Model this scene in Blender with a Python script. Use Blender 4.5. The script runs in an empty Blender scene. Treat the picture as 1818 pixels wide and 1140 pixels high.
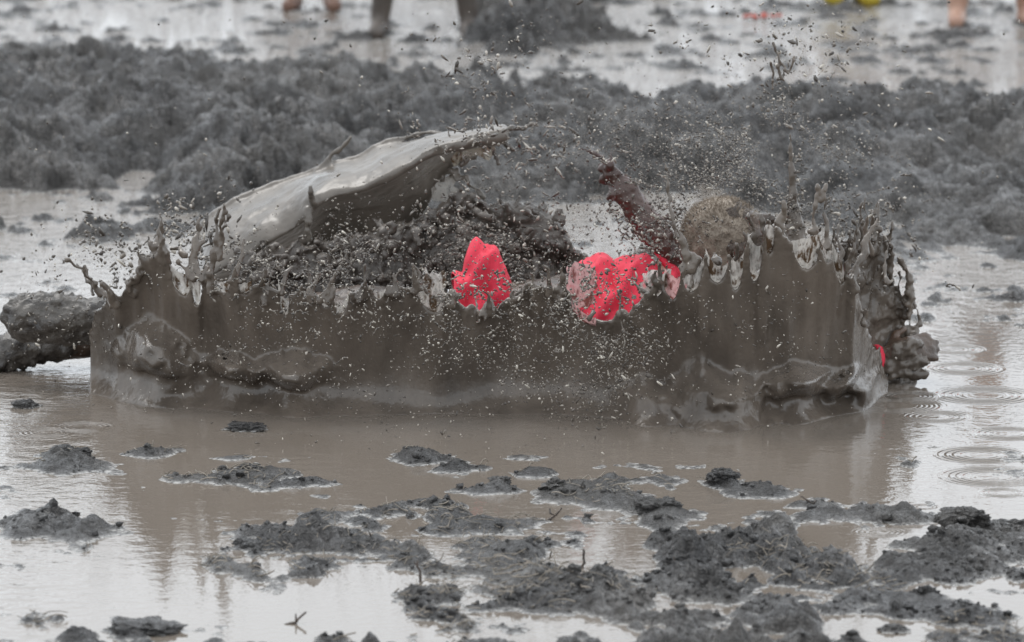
import bpy, bmesh, math, random
import numpy as np
from mathutils import Vector, Matrix

random.seed(7); rng = np.random.default_rng(7)
scn = bpy.context.scene
C = scn.collection

# ------------------------------------------------------------------ camera, sky, sun, exposure
PX_W, PX_H = 1818, 1140
K = 1.162e-4                      # radians per photo pixel (a long lens)
CAM_H, CAM_D, PITCH = 2.137, 12.0, math.radians(9.1)
cam_d = bpy.data.cameras.new('camera'); cam = bpy.data.objects.new('camera', cam_d); C.objects.link(cam)
cam.location = (0, -CAM_D, CAM_H); cam.rotation_euler = (math.pi/2 - PITCH, 0, 0)
cam_d.sensor_width = 36; cam_d.lens = 36/(PX_W*K); cam_d.clip_start = .1; cam_d.clip_end = 20000
cam_d.dof.use_dof = True; cam_d.dof.focus_distance = 11.65; cam_d.dof.aperture_fstop = 5.4
scn.camera = cam

world = bpy.data.worlds.new('World'); scn.world = world; world.use_nodes = True
SUN_EL, SUN_ROT = math.radians(58), math.radians(-35)
wn, wl = world.node_tree.nodes, world.node_tree.links
wn.clear()
w_out = wn.new('ShaderNodeOutputWorld'); w_bg = wn.new('ShaderNodeBackground')
w_sky = wn.new('ShaderNodeTexSky'); w_sky.sky_type = 'NISHITA'; w_sky.sun_disc = False
w_sky.sun_elevation = SUN_EL; w_sky.sun_rotation = SUN_ROT; w_sky.air_density = 1.0; w_sky.dust_density = 3.0
w_hsv = wn.new('ShaderNodeHueSaturation'); w_hsv.inputs['Saturation'].default_value = .12
w_tc = wn.new('ShaderNodeTexCoord'); w_map = wn.new('ShaderNodeMapping'); w_map.inputs['Scale'].default_value = (1.3, 1.3, 4)
w_nz = wn.new('ShaderNodeTexNoise'); w_nz.inputs['Scale'].default_value = 1.6; w_nz.inputs['Detail'].default_value = 5
w_cr = wn.new('ShaderNodeValToRGB')
w_cr.color_ramp.elements[0].position = .3; w_cr.color_ramp.elements[0].color = (8.5, 9.1, 9.75, 1)
w_cr.color_ramp.elements[1].position = .7; w_cr.color_ramp.elements[1].color = (10.2, 10.8, 11.4, 1)
w_mix = wn.new('ShaderNodeMixRGB'); w_mix.inputs[0].default_value = .85        # a closed cloud deck
wl.new(w_sky.outputs[0], w_hsv.inputs['Color']); wl.new(w_tc.outputs['Generated'], w_map.inputs[0])
wl.new(w_map.outputs[0], w_nz.inputs['Vector']); wl.new(w_nz.outputs['Fac'], w_cr.inputs[0])
wl.new(w_hsv.outputs[0], w_mix.inputs[1]); wl.new(w_cr.outputs[0], w_mix.inputs[2])
wl.new(w_mix.outputs[0], w_bg.inputs['Color']); w_bg.inputs['Strength'].default_value = .13
wl.new(w_bg.outputs[0], w_out.inputs['Surface'])

sun_d = bpy.data.lights.new('sun', 'SUN'); sun_d.energy = .9; sun_d.angle = math.radians(25); sun_d.color = (1, .97, .93)
sun = bpy.data.objects.new('sun', sun_d); C.objects.link(sun)
sd = Vector((math.sin(SUN_ROT)*math.cos(SUN_EL), math.cos(SUN_ROT)*math.cos(SUN_EL), math.sin(SUN_EL)))
sun.rotation_euler = sd.to_track_quat('Z', 'Y').to_euler(); sun.location = sd*30

scn.view_settings.view_transform = 'Standard'; scn.view_settings.look = 'None'
scn.view_settings.exposure = 0.42; scn.view_settings.gamma = 1
scn.render.engine = 'CYCLES'
scn.cycles.use_denoising = True
scn.cycles.max_bounces = 6; scn.cycles.diffuse_bounces = 2; scn.cycles.glossy_bounces = 3
scn.cycles.transparent_max_bounces = 8; scn.cycles.transmission_bounces = 3
scn.cycles.caustics_reflective = False; scn.cycles.caustics_refractive = False

# ------------------------------------------------------------------ photo pixel -> place
CP, SP = math.cos(PITCH), math.sin(PITCH)
def ray(px, py):
    a = (np.asarray(px, float)-909)*K; b = -(np.asarray(py, float)-570)*K
    return np.stack(np.broadcast_arrays(a, CP + b*SP, -SP + b*CP), -1)
def at_z(px, py, z=0.):           # where the ray meets the level z
    d = ray(px, py); t = (z-CAM_H)/d[..., 2]
    return d*t[..., None] + np.array([0, -CAM_D, CAM_H])
def at_y(px, py, Y):              # where the ray meets the upright plane at depth Y
    d = ray(px, py); t = (np.asarray(Y, float)+CAM_D)/d[..., 1]
    return d*t[..., None] + np.array([0, -CAM_D, CAM_H])
def to_px(P):
    x, y, z = P[..., 0], P[..., 1]+CAM_D, P[..., 2]-CAM_H
    f = y*CP - z*SP; u = y*SP + z*CP
    return x/f/K+909, 570-u/f/K

# ------------------------------------------------------------------ noise in numpy
def _h(i, j, k, s):
    n = (i*374761393 + j*668265263 + k*2147483647 + s*1274126177) & 0xFFFFFFFF
    n = ((n ^ (n >> 13))*1274126177) & 0xFFFFFFFF
    n = ((n ^ (n >> 16))*2246822519) & 0xFFFFFFFF
    return ((n ^ (n >> 15)) & 0xFFFFFF)/float(0xFFFFFF)
def vnoise(x, y, z=None, s=0):
    x = np.asarray(x, float); y = np.asarray(y, float)
    i = np.floor(x).astype(np.int64); j = np.floor(y).astype(np.int64)
    fx = x-i; fy = y-j; fx = fx*fx*fx*(fx*(fx*6-15)+10); fy = fy*fy*fy*(fy*(fy*6-15)+10)
    def lay(k):
        return ((_h(i, j, k, s)*(1-fx) + _h(i+1, j, k, s)*fx)*(1-fy) + (_h(i, j+1, k, s)*(1-fx) + _h(i+1, j+1, k, s)*fx)*fy)
    if z is None: return lay(np.int64(0))*2-1
    z = np.asarray(z, float); k = np.floor(z).astype(np.int64); fz = z-k; fz = fz*fz*(3-2*fz)
    return (lay(k)*(1-fz)+lay(k+1)*fz)*2-1
def fbm(x, y, z=None, o=4, s=0, gain=.5, rot=True):
    v = 0; a = 1; t = 0
    for n in range(o):
        v = v + a*vnoise(x, y, z, s+n*17); t += a; a *= gain
        if rot: x, y = (x*.8-y*.6)*2.03+3.1, (x*.6+y*.8)*2.03-7.7
        else: x, y = x*2.03+3.1, y*2.03-7.7
        if z is not None: z = z*2.03+1.7
    return v/t
def billow(x, y, o=3, s=0):
    v = 0; a = 1; t = 0
    for n in range(o):
        v = v + a*(1-np.abs(vnoise(x, y, None, s+n*29))*1.9); t += a; a *= .5
        x, y = (x*.8-y*.6)*2.1+5.3, (x*.6+y*.8)*2.1-2.9
    return v/t
def clods(x, y, s=0):             # rounded lumps, one per jittered cell: 1 at the middle, 0 in the cracks
    i = np.floor(x).astype(np.int64); j = np.floor(y).astype(np.int64); best = np.full(np.shape(x), 9.); hh = np.zeros(np.shape(x))
    for di in (-1, 0, 1):
        for dj in (-1, 0, 1):
            cx = i+di+_h(i+di, j+dj, np.int64(1), s); cy = j+dj+_h(i+di, j+dj, np.int64(2), s)
            d = (x-cx)**2+(y-cy)**2; m = d < best
            hh = np.where(m, _h(i+di, j+dj, np.int64(3), s), hh); best = np.where(m, d, best)
    return np.clip(1-best*1.3, 0, 1)*(.25+.75*hh)

# ------------------------------------------------------------------ meshes and tags
def mesh_np(name, V, F):
    me = bpy.data.meshes.new(name); V = np.asarray(V, np.float32); F = np.asarray(F, np.int32)
    n = F.shape[1]
    me.vertices.add(len(V)); me.vertices.foreach_set('co', V.ravel())
    me.loops.add(F.size); me.loops.foreach_set('vertex_index', F.ravel())
    me.polygons.add(len(F)); me.polygons.foreach_set('loop_start', np.arange(0, F.size, n, dtype=np.int32))
    me.polygons.foreach_set('use_smooth', np.ones(len(F), bool))
    me.update(calc_edges=True); me.validate()
    return me
def link(name, me, mat=None, parent=None):
    o = bpy.data.objects.new(name, me); C.objects.link(o)
    if mat is not None: me.materials.clear(); me.materials.append(mat)
    if parent is not None:
        o.parent = parent; o.matrix_parent_inverse = Matrix.Translation(-Vector(parent.location)) if parent.type == 'EMPTY' else Matrix()
    return o
def tag(o, label=None, cat=None, group=None, kind=None):
    for k, v in (('label', label), ('category', cat), ('group', group), ('kind', kind)):
        if v: o[k] = v
    return o
def empty(name, loc):
    o = bpy.data.objects.new(name, None); C.objects.link(o); o.location = loc; o.empty_display_size = .1; return o
def grid_faces(nu, nv, off=0):
    a = (np.arange(nu-1)[:, None]*nv + np.arange(nv-1)[None, :]).ravel()+off
    return np.stack([a, a+nv, a+nv+1, a+1], 1)

class Soup:                       # gathers closed shapes that the remesher melts into one skin
    def __init__(s): s.V = []; s.F = []; s.n = 0
    def add(s, V, F):
        s.V.append(np.asarray(V, float)); s.F += [tuple(int(i)+s.n for i in f) for f in F]; s.n += len(V)
    def slab(s, A, B):            # two grids (nu, nv, 3), front and back, closed round the rim
        nu, nv = A.shape[:2]; n = nu*nv
        f = grid_faces(nu, nv); F = [tuple(r) for r in f] + [tuple(r[::-1]+n) for r in f]
        rim = [i*nv for i in range(nu)] + [(nu-1)*nv+j for j in range(1, nv)] + [i*nv+nv-1 for i in range(nu-2, -1, -1)] + [j for j in range(nv-2, 0, -1)]
        for q in range(len(rim)):
            a, b = rim[q], rim[(q+1) % len(rim)]; F.append((b, a, a+n, b+n))
        s.add(np.concatenate([A.reshape(-1, 3), B.reshape(-1, 3)]), F)
    def tube(s, P, R, seg=8):
        P = [Vector(p) for p in P]; V = []; F = []
        for q, p in enumerate(P):
            t = (P[min(q+1, len(P)-1)]-P[max(q-1, 0)]).normalized()
            a = t.cross(Vector((.31, .87, .2))).normalized(); b = t.cross(a)
            for k in range(seg):
                w = 2*math.pi*k/seg; V.append(p + (a*math.cos(w)+b*math.sin(w))*R[q])
        for q in range(len(P)-1):
            for k in range(seg):
                k2 = (k+1) % seg; F.append((q*seg+k, q*seg+k2, (q+1)*seg+k2, (q+1)*seg+k))
        F.append(tuple(range(seg-1, -1, -1))); F.append(tuple((len(P)-1)*seg+k for k in range(seg)))
        s.add([tuple(v) for v in V], F)
    def ball(s, c, r, sc=(1, 1, 1), rot=None, nu=14, nv=9):
        V = []; F = []
        for i in range(nv+1):
            th = math.pi*i/nv
            for k in range(nu):
                ph = 2*math.pi*k/nu; v = Vector((math.sin(th)*math.cos(ph)*sc[0], math.sin(th)*math.sin(ph)*sc[1], math.cos(th)*sc[2]))*r
                if rot is not None: v = rot @ v
                V.append(tuple(v+Vector(c)))
        for i in range(nv):
            for k in range(nu):
                k2 = (k+1) % nu; F.append((i*nu+k, (i+1)*nu+k, (i+1)*nu+k2, i*nu+k2))
        s.add(V, F)
    def chain(s, P, R, seg=12):   # a limb: tapering tube with round joints
        s.tube(P, R, seg)
        for p, r in zip(P, R): s.ball(p, r, nu=12, nv=8)
    def melt(s, name, voxel, smooth=2, fac=.5):
        me = bpy.data.meshes.new(name); me.from_pydata(np.concatenate(s.V).tolist(), [], s.F); me.update()
        o = bpy.data.objects.new('tmp', me); C.objects.link(o)
        m = o.modifiers.new('r', 'REMESH'); m.mode = 'VOXEL'; m.voxel_size = voxel; m.use_smooth_shade = True
        if smooth:
            m2 = o.modifiers.new('s', 'SMOOTH'); m2.iterations = smooth; m2.factor = fac
        dg = bpy.context.evaluated_depsgraph_get(); dg.update()
        out = bpy.data.meshes.new_from_object(o.evaluated_get(dg)); out.name = name
        bpy.data.objects.remove(o); bpy.data.meshes.remove(me)
        out.polygons.foreach_set('use_smooth', np.ones(len(out.polygons), bool))
        return out
def get_v(me):
    a = np.empty(len(me.vertices)*3, np.float32); me.vertices.foreach_get('co', a); return a.reshape(-1, 3).astype(float)
def get_n(me):
    a = np.empty(len(me.vertices)*3, np.float32); me.vertex_normals.foreach_get('vector', a); return a.reshape(-1, 3).astype(float)
def set_v(me, V): me.vertices.foreach_set('co', np.asarray(V, np.float32).ravel()); me.update()
def roughen(me, spec, s=0, mask=None):  # spec: (frequency, amplitude, octaves)
    V = get_v(me); N = get_n(me); d = 0
    for q, (f, a, o) in enumerate(spec): d = d + a*fbm(V[:, 0]*f, V[:, 2]*f, V[:, 1]*f, o=o, s=s+q*31)
    if mask is not None: d = d*mask(V)
    set_v(me, V+N*d[:, None])

# ------------------------------------------------------------------ materials
class NT:
    def __init__(s, name):
        s.m = bpy.data.materials.new(name); s.m.use_nodes = True; s.t = s.m.node_tree; s.t.nodes.clear()
        s.out = s.n('ShaderNodeOutputMaterial')
    def n(s, t, **kw):
        o = s.t.nodes.new(t)
        for k, v in kw.items(): setattr(o, k, v)
        return o
    def l(s, a, b): s.t.links.new(a, b)
    def put(s, sock, v):
        if hasattr(v, 'is_output'): s.l(v, sock)
        else: sock.default_value = v
    def math(s, op, a, b=0., c=None, clamp=False):
        o = s.n('ShaderNodeMath', operation=op, use_clamp=clamp); s.put(o.inputs[0], a); s.put(o.inputs[1], b)
        if c is not None: s.put(o.inputs[2], c)
        return o.outputs[0]
    def pos(s, scale=(1, 1, 1), loc=(0, 0, 0)):
        g = s.n('ShaderNodeNewGeometry'); m = s.n('ShaderNodeMapping'); m.inputs['Scale'].default_value = scale; m.inputs['Location'].default_value = loc
        s.l(g.outputs['Position'], m.inputs[0]); return m.outputs[0]
    def noise(s, vec, scale, detail=4, rough=.55):
        o = s.n('ShaderNodeTexNoise'); s.l(vec, o.inputs['Vector']); o.inputs['Scale'].default_value = scale
        o.inputs['Detail'].default_value = detail; o.inputs['Roughness'].default_value = rough; return o.outputs['Fac']
    def ramp(s, f, stops):
        o = s.n('ShaderNodeValToRGB'); s.l(f, o.inputs[0]); e = o.color_ramp.elements
        while len(e) < len(stops): e.new(.5)
        for q, (p, c) in enumerate(stops): e[q].position = p; e[q].color = (c if len(c) == 4 else (*c, 1)) if isinstance(c, tuple) else (c, c, c, 1)
        return o.outputs[0]
    def mix(s, f, a, b):
        o = s.n('ShaderNodeMixRGB'); s.put(o.inputs[0], f)
        for q, v in ((1, a), (2, b)):
            if hasattr(v, 'is_output'): s.l(v, o.inputs[q])
            else: o.inputs[q].default_value = (*v, 1)
        return o.outputs[0]
    def maprange(s, v, a, b, c=0., d=1.):
        o = s.n('ShaderNodeMapRange'); s.l(v, o.inputs[0])
        for q, w in enumerate((a, b, c, d)): o.inputs[q+1].default_value = w
        return o.outputs[0]
    def bump(s, h, strength, dist, nrm=None):
        o = s.n('ShaderNodeBump'); s.l(h, o.inputs['Height']); s.put(o.inputs['Strength'], strength); o.inputs['Distance'].default_value = dist
        if nrm is not None: s.l(nrm, o.inputs['Normal'])
        return o.outputs[0]
    def bsdf(s, col, rough, normal=None, **kw):
        o = s.n('ShaderNodeBsdfPrincipled')
        if hasattr(col, 'is_output'): s.l(col, o.inputs['Base Color'])
        else: o.inputs['Base Color'].default_value = (*col, 1)
        s.put(o.inputs['Roughness'], rough)
        if normal is not None: s.l(normal, o.inputs['Normal'])
        for k, v in kw.items(): s.put(o.inputs[k], v)
        return o
    def done(s, sh): s.l(sh, s.out.inputs['Surface']); return s.m

def mat_mud_ground():
    t = NT('mud_ground'); p = t.pos()
    g = t.n('ShaderNodeNewGeometry'); sx = t.n('ShaderNodeSeparateXYZ'); t.l(g.outputs['Position'], sx.inputs[0]); z = sx.outputs[2]
    n0 = t.noise(p, 1.6, 4); n1 = t.noise(p, 9, 5); n2 = t.noise(p, 60, 5, .65); n3 = t.noise(p, 210, 3)
    col = t.mix(t.ramp(n1, [(.35, 0.), (.68, 1.)]), (.036, .034, .033), (.096, .092, .090))
    col = t.mix(t.ramp(n0, [(.45, 0.), (.7, .6)]), col, (.150, .138, .124))
    col = t.mix(t.ramp(n2, [(.5, 0.), (.72, .5)]), col, (.19, .18, .17))
    zn = t.math('ADD', z, t.math('MULTIPLY', t.math('SUBTRACT', n2, .5), .045))
    wet = t.maprange(zn, .003, .013, 1, 0)
    slick = t.math('MULTIPLY', t.ramp(t.noise(t.pos((1, 1, 1), (5, 3, 0)), 4.5, 5, .62), [(.46, 0.), (.54, 1.)]), t.ramp(n2, [(.44, 1.), (.60, 0.)]))
    wet = t.math('MAXIMUM', wet, t.math('MULTIPLY', slick, .9))
    glint_n = t.noise(t.pos((1, 2.2, 1)), 60, 5, .7)
    sky_glint = t.math('MULTIPLY', t.maprange(t.math('ADD', z, t.math('MULTIPLY', t.math('SUBTRACT', glint_n, .5), .006)), .0015, .005, 1, 0), t.ramp(glint_n, [(.44, 0.), (.56, 1.)]))
    sky_glint = t.math('MULTIPLY', sky_glint, .75)
    col = t.mix(sky_glint, col, (.6, .58, .55))  # pale sky reflection along the waterline, painted into the mud colour
    r = t.math('ADD', t.math('MULTIPLY', n1, .2), t.ramp(n2, [(.40, .10), (.50, .34), (.7, .24)]))
    r = t.math('SUBTRACT', r, t.math('MULTIPLY', wet, .42), clamp=True)
    r = t.math('MAXIMUM', r, .15)
    h = t.math('ADD', t.math('MULTIPLY', n2, 1.), t.math('MULTIPLY', n3, .3))
    nb = t.bump(h, t.math('SUBTRACT', 1., t.math('MULTIPLY', wet, .5)), .075)
    b = t.bsdf(col, r, nb)
    t.put(b.inputs['Specular IOR Level'], t.maprange(wet, 0., 1., .42, .5))
    return t.done(b.outputs[0])

RINGS = []   # (x, y, radius, wavelength, height) filled before the water material is made
def mat_water():
    t = NT('muddy_water'); g = t.n('ShaderNodeNewGeometry'); sx = t.n('ShaderNodeSeparateXYZ'); t.l(g.outputs['Position'], sx.inputs[0])
    X, Y = sx.outputs[0], sx.outputs[1]
    tot = None
    for (cx, cy, R, lam, amp) in RINGS:
        dx = t.math('SUBTRACT', X, cx); dy = t.math('SUBTRACT', Y, cy)
        d = t.math('SQRT', t.math('ADD', t.math('MULTIPLY', dx, dx), t.math('MULTIPLY', dy, dy)))
        w = t.math('SINE', t.math('MULTIPLY', t.math('SUBTRACT', d, R), 2*math.pi/lam))
        e = t.math('DIVIDE', t.math('SUBTRACT', d, R*.82), R*.28)
        e = t.math('POWER', 2.718, t.math('MULTIPLY', t.math('MULTIPLY', e, e), -1.))
        v = t.math('MULTIPLY', t.math('MULTIPLY', w, e), amp)
        tot = v if tot is None else t.math('ADD', tot, v)
    mask = t.ramp(t.noise(t.pos((.8, .5, 1)), .9, 3), [(.46, .0), (.64, 1.)])
    far = t.maprange(Y, 1.0, 4.0)
    left = t.maprange(X, -.75, -1.1)
    amp = t.math('MAXIMUM', t.math('MAXIMUM', t.math('MULTIPLY', mask, .28), t.math('MULTIPLY', far, 2.2)), t.math('MULTIPLY', left, .55))
    rip = t.math('MULTIPLY', t.math('SUBTRACT', t.noise(t.pos((1, 1.1, 1)), 16, 4, .55), .5), amp)
    rip = t.math('MULTIPLY', rip, .010)
    fine = t.math('MULTIPLY', t.math('SUBTRACT', t.noise(t.pos(), 40, 2, .5), .5), .0004)
    h = t.math('ADD', t.math('ADD', tot, rip), fine)
    nb = t.bump(h, 1., 1.)
    n1 = t.noise(t.pos((1, .6, 1)), 3.0, 4)
    col = t.mix(n1, (.150, .125, .102), (.175, .150, .128))
    sc = t.noise(t.pos((1, 3.2, 1)), 26, 5, .65)          # flecks of pale scum afloat
    fl = t.math('MULTIPLY', t.ramp(sc, [(.70, 0.), (.76, 1.)]), .5)
    col = t.mix(fl, col, (.5, .48, .45))
    b = t.bsdf(col, .045, nb, IOR=1.42)
    return t.done(b.outputs[0])

def mat_splash(name, col=(.098, .080, .065), rough=.21, streak=True, rb=0.):
    t = NT(name); p = t.pos(); n1 = t.noise(t.pos((1, 1, .35)), 9, 4); n2 = t.noise(p, 70, 3)
    c2 = tuple(q*1.5 for q in col); c1 = tuple(q*.72 for q in col)
    c = t.mix(t.ramp(n1, [(.3, 0.), (.7, 1.)]), c1, c2)
    r = t.math('ADD', t.maprange(n1, .3, .7, rough*.75, rough*1.3), rb)
    h = t.math('ADD', t.math('MULTIPLY', t.noise(t.pos((1, 1, .22)), 38, 3), 1.), t.math('MULTIPLY', n2, .4))
    nb = t.bump(h, .35 if streak else .12, .01)
    return t.done(t.bsdf(c, r, nb).outputs[0])

def mat_film(name, col=(.50, .475, .44), stain=(.085, .055, .034), clear=.6):
    t = NT(name); p = t.pos((1, 1, .4)); n = t.noise(p, 44, 4, .6)
    c = t.mix(t.ramp(n, [(.5, 0.), (.6, 1.)]), col, stain)
    tr = t.n('ShaderNodeBsdfTranslucent'); t.l(c, tr.inputs[0])
    nb = t.bump(t.noise(p, 60, 2), .3, .01)
    b = t.bsdf(c, .12, nb)
    m = t.n('ShaderNodeMixShader'); m.inputs[0].default_value = .5; t.l(tr.outputs[0], m.inputs[1]); t.l(b.outputs[0], m.inputs[2])
    tp = t.n('ShaderNodeBsdfTransparent'); m2 = t.n('ShaderNodeMixShader')
    t.l(t.ramp(n, [(.34, clear), (.46, 0.)]), m2.inputs[0]); t.l(m.outputs[0], m2.inputs[1]); t.l(tp.outputs[0], m2.inputs[2])
    return t.done(m2.outputs[0])

def mat_drop():
    t = NT('mud_drop'); g = t.n('ShaderNodeNewGeometry')
    c = t.ramp(g.outputs['Random Per Island'], [(0., (.05, .042, .035)), (.55, (.10, .083, .068)), (.82, (.26, .23, .195)), (1., (.48, .44, .38))])
    return t.done(t.bsdf(c, .16).outputs[0])

def mat_plain(name, c1, c2, scale=20, rough=.6, bump=.3, bscale=80, **kw):
    t = NT(name); p = t.pos(); n = t.noise(p, scale, 4)
    c = t.mix(t.ramp(n, [(.35, 0.), (.65, 1.)]), c1, c2)
    return t.done(t.bsdf(c, rough, t.bump(t.noise(p, bscale, 3), bump, .01), **kw).outputs[0])

def mat_cloth():
    t = NT('red_cloth'); p = t.pos(); n = t.noise(p, 24, 3)
    c = t.mix(t.ramp(n, [(.3, 0.), (.7, 1.)]), (.56, .020, .045), (.72, .036, .074))
    sp = t.noise(p, 120, 3, .6); dirt = t.noise(p, 14, 5, .6)
    c = t.mix(t.ramp(sp, [(.69, 0.), (.71, 1.)]), c, (.06, .045, .035))
    c = t.mix(t.ramp(dirt, [(.68, 0.), (.74, .8)]), c, (.07, .055, .045))
    nb = t.bump(t.noise(p, 500, 2), .15, .003)
    return t.done(t.bsdf(c, .75, nb).outputs[0])

M = {}
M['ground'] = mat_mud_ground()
M['splash'] = mat_splash('wet_splash_mud')
M['sail'] = mat_splash('smooth_splash_mud', (.098, .084, .070), .3, False)
M['rough_splash'] = mat_splash('broken_splash_mud', (.075, .062, .052), .4)
M['tongue'] = mat_splash('red_brown_mud', (.055, .030, .024), .3)
M['film'] = mat_film('muddy_water_film')
M['pink_film'] = mat_film('pale_pink_film', (.62, .38, .37), (.22, .08, .07), .3)
M['drop'] = mat_drop()
M['cloth'] = mat_cloth()
M['skin'] = mat_plain('skin', (.50, .33, .24), (.58, .40, .30), 14, .5)
M['muddy_skin'] = mat_plain('muddy_skin', (.042, .034, .028), (.10, .062, .042), 7, .32, .5, 60)
M['boot'] = mat_plain('muddy_boot', (.035, .030, .027), (.10, .088, .076), 22, .4, .9, 45)
M['hair'] = mat_plain('muddy_hair', (.22, .175, .135), (.36, .30, .24), 40, .6, .2)
M['white'] = mat_plain('white_label', (.75, .76, .80), (.8, .8, .82), 10, .6, .1)
M['straw'] = mat_plain('wet_straw', (.10, .085, .066), (.24, .205, .165), 30, .5, .2)
M['twig'] = mat_plain('wet_twig', (.035, .026, .02), (.07, .05, .038), 60, .5, .6)
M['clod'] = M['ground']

# ------------------------------------------------------------------ the ground: flooded field, mud banks, puddle
# how far the mud stands above (5..9) or lies below (0..3) the water, read off the photograph in 70 x 38 pixel cells
LAND = """22222222223355543222111111
22222222222344422111111111
66654322222222211111111111
88887766665554443211111111
88888888888888766655666665
88888888888888888888888888
77788888888888888888888888
76527777777777777788888888
22335665555555533366788888
33444444444544322234577788
44444444444443322233445677
33444444444333333344444555
33333333333333333333334444
33333333333333333333335454
33333333333333333333335556
33222222222222222222222444
33222222222222222222222222
44322222222222222222222222
44422222222222222222222222
33322232222222222222222222
33443223222332222222222222
34543222223332222222222222
33323455442245566332222222
33333322234443345555443322
54331244576675454567656443
34223457666567645567132578
44422544556765654777856766
32243465566677775787787442
22223224347778777678778765
44455643436877877877864777
54565664467787787787787787""".split('\n')
LAND = np.array([[int(c) for c in r] for r in LAND], float)
def smooth_map(px, py):
    u = np.clip((px-35)/70, 0, 24.999); v = np.clip((py-19)/38, 0, 29.999)
    i = np.floor(u).astype(int); j = np.floor(v).astype(int); fu = u-i; fv = v-j; fu = fu*fu*(3-2*fu); fv = fv*fv*(3-2*fv)
    return (LAND[j, i]*(1-fu)+LAND[j, i+1]*fu)*(1-fv) + (LAND[j+1, i]*(1-fu)+LAND[j+1, i+1]*fu)*fv
# single islands of mud: photo pixel of the middle, half width, half depth in pixels, height in metres
ISLANDS = [(140, 815, 55, 16, .045), (268, 790, 45, 9, .03), (436, 760, 30, 8, .035), (420, 845, 110, 14, .02), (520, 860, 75, 5, .015),
           (745, 808, 40, 7, .028), (800, 828, 40, 5, .012), (890, 870, 65, 9, .022), (1065, 880, 95, 22, .035), (1275, 858, 35, 7, .035),
           (1390, 872, 30, 7, .02), (1440, 897, 60, 7, .015), (1460, 912, 75, 6, .012), (880, 940, 150, 18, .028), (1165, 915, 35, 14, .05),
           (70, 945, 120, 18, .03), (60, 718, 35, 6, .03), (130, 722, 35, 5, .02), (390, 810, 45, 4, .012), (1690, 965, 80, 18, .05), (1720, 940, 35, 8, .05)]
def land_h(X, Y):
    g = np.stack([X, Y, np.zeros_like(X)], -1); px, py = to_px(g)
    far = np.clip((Y-2.0)/2.5, 0, 1)
    wx = fbm(X*3.1, Y*1.3, o=3, s=5); wy = fbm(X*3.3+9, Y*1.3-4, o=3, s=6)
    v = smooth_map(px+wx*(75-35*far), py+wy*(30-12*far)-far*38)-4
    pd = np.exp(-(((X-.05)/1.3)**4 + ((Y-.35)/1.0)**4))
    h = np.where(v > 0, v*(.0055+.018*far), v*(.010+.006*far))-.007-.006*(1-far)
    big = fbm(X*5.6, Y*4.4, o=5, s=11, gain=.58); pat = fbm(X*14, Y*11, o=3, s=12)
    h = h + (big*(.026+.03*far) + pat*.017)*(1-.8*pd)
    for (cx, cy, rx, ry, hh) in ISLANDS:
        c = at_z(cx, cy); sx = rx*K*(c[1]+CAM_D); sy = (at_z(cx, cy-ry)[1]-at_z(cx, cy+ry)[1])/2
        d = ((X+wx*.05-c[0])/sx)**2+((Y+wy*.16-c[1])/sy)**2
        h = np.maximum(h, (hh*.42+.012)*np.exp(-d*.9)-.010 + big*.012 + pat*.009)
    land = np.clip((h+.012)/.03, 0, 1)
    rough = np.clip(.55+1.1*fbm(X*2.3+4, Y*1.6, o=2, s=14), .15, 1.3)
    h = h + land*rough*(.72+.4*far)*((billow(X*8, Y*6, 3, 21)-.3)*.022 + clods(X*7.5, Y*6, 30)**2*.062 + clods(X*17, Y*14, 31)*.022 + clods(X*41+2, Y*36, 41)*.013 + fbm(X*62, Y*55, o=3, s=51)*.013 - np.abs(fbm(X*27, Y*22, o=3, s=52))*.022)
    h = h + far*land*(billow(X*2.3, Y*1.7, 4, 61)*.055 + clods(X*3.1+wx, Y*2.6+wy, 62)*.06 + fbm(X*16, Y*13, o=4, s=63)*.035 - np.abs(fbm(X*4.2, Y*3.6, o=4, s=64))*.11 + .02)
    pud = np.exp(-(((X-.05)/1.25)**4 + ((Y-.35)/.75)**4))       # the puddle the diver lands in stays open
    h = h*(1-pud) - .05*pud
    edge = np.clip(np.maximum(np.abs(px-909)-1000, 0)/150, 0, 1)
    return h - edge*.25
NC = 720
dist = np.concatenate([np.arange(8.9, 11.9, .0062), 11.9*(25.5/11.9)**np.linspace(0, 1, 640)]); NR = len(dist); sl = np.linspace(-1.32, 1.32, NC)*909*K
TX = dist[:, None]*sl[None, :]; TY = np.broadcast_to(dist[:, None]-CAM_D, TX.shape).copy()
TZ = land_h(TX, TY); TZ[0] = TZ[-1] = -.24; TZ[:, 0] = TZ[:, -1] = -.24
keep = TZ > -.03
F = grid_faces(NR, NC); F = F[keep.ravel()[F].any(1)]            # ground under deep water is left to the flat sheet below
V = np.stack([TX, TY, TZ], -1).reshape(-1, 3)
used = np.zeros(len(V), bool); used[F.ravel()] = True; idx = np.cumsum(used)-1
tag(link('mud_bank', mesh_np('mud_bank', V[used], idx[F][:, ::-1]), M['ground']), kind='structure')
S = 4000
tag(link('ground', mesh_np('ground', [(-S, -S, -.26), (S, -S, -.26), (S, S, -.26), (-S, S, -.26)], [(0, 1, 2, 3)]), M['ground']), kind='structure')
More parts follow.
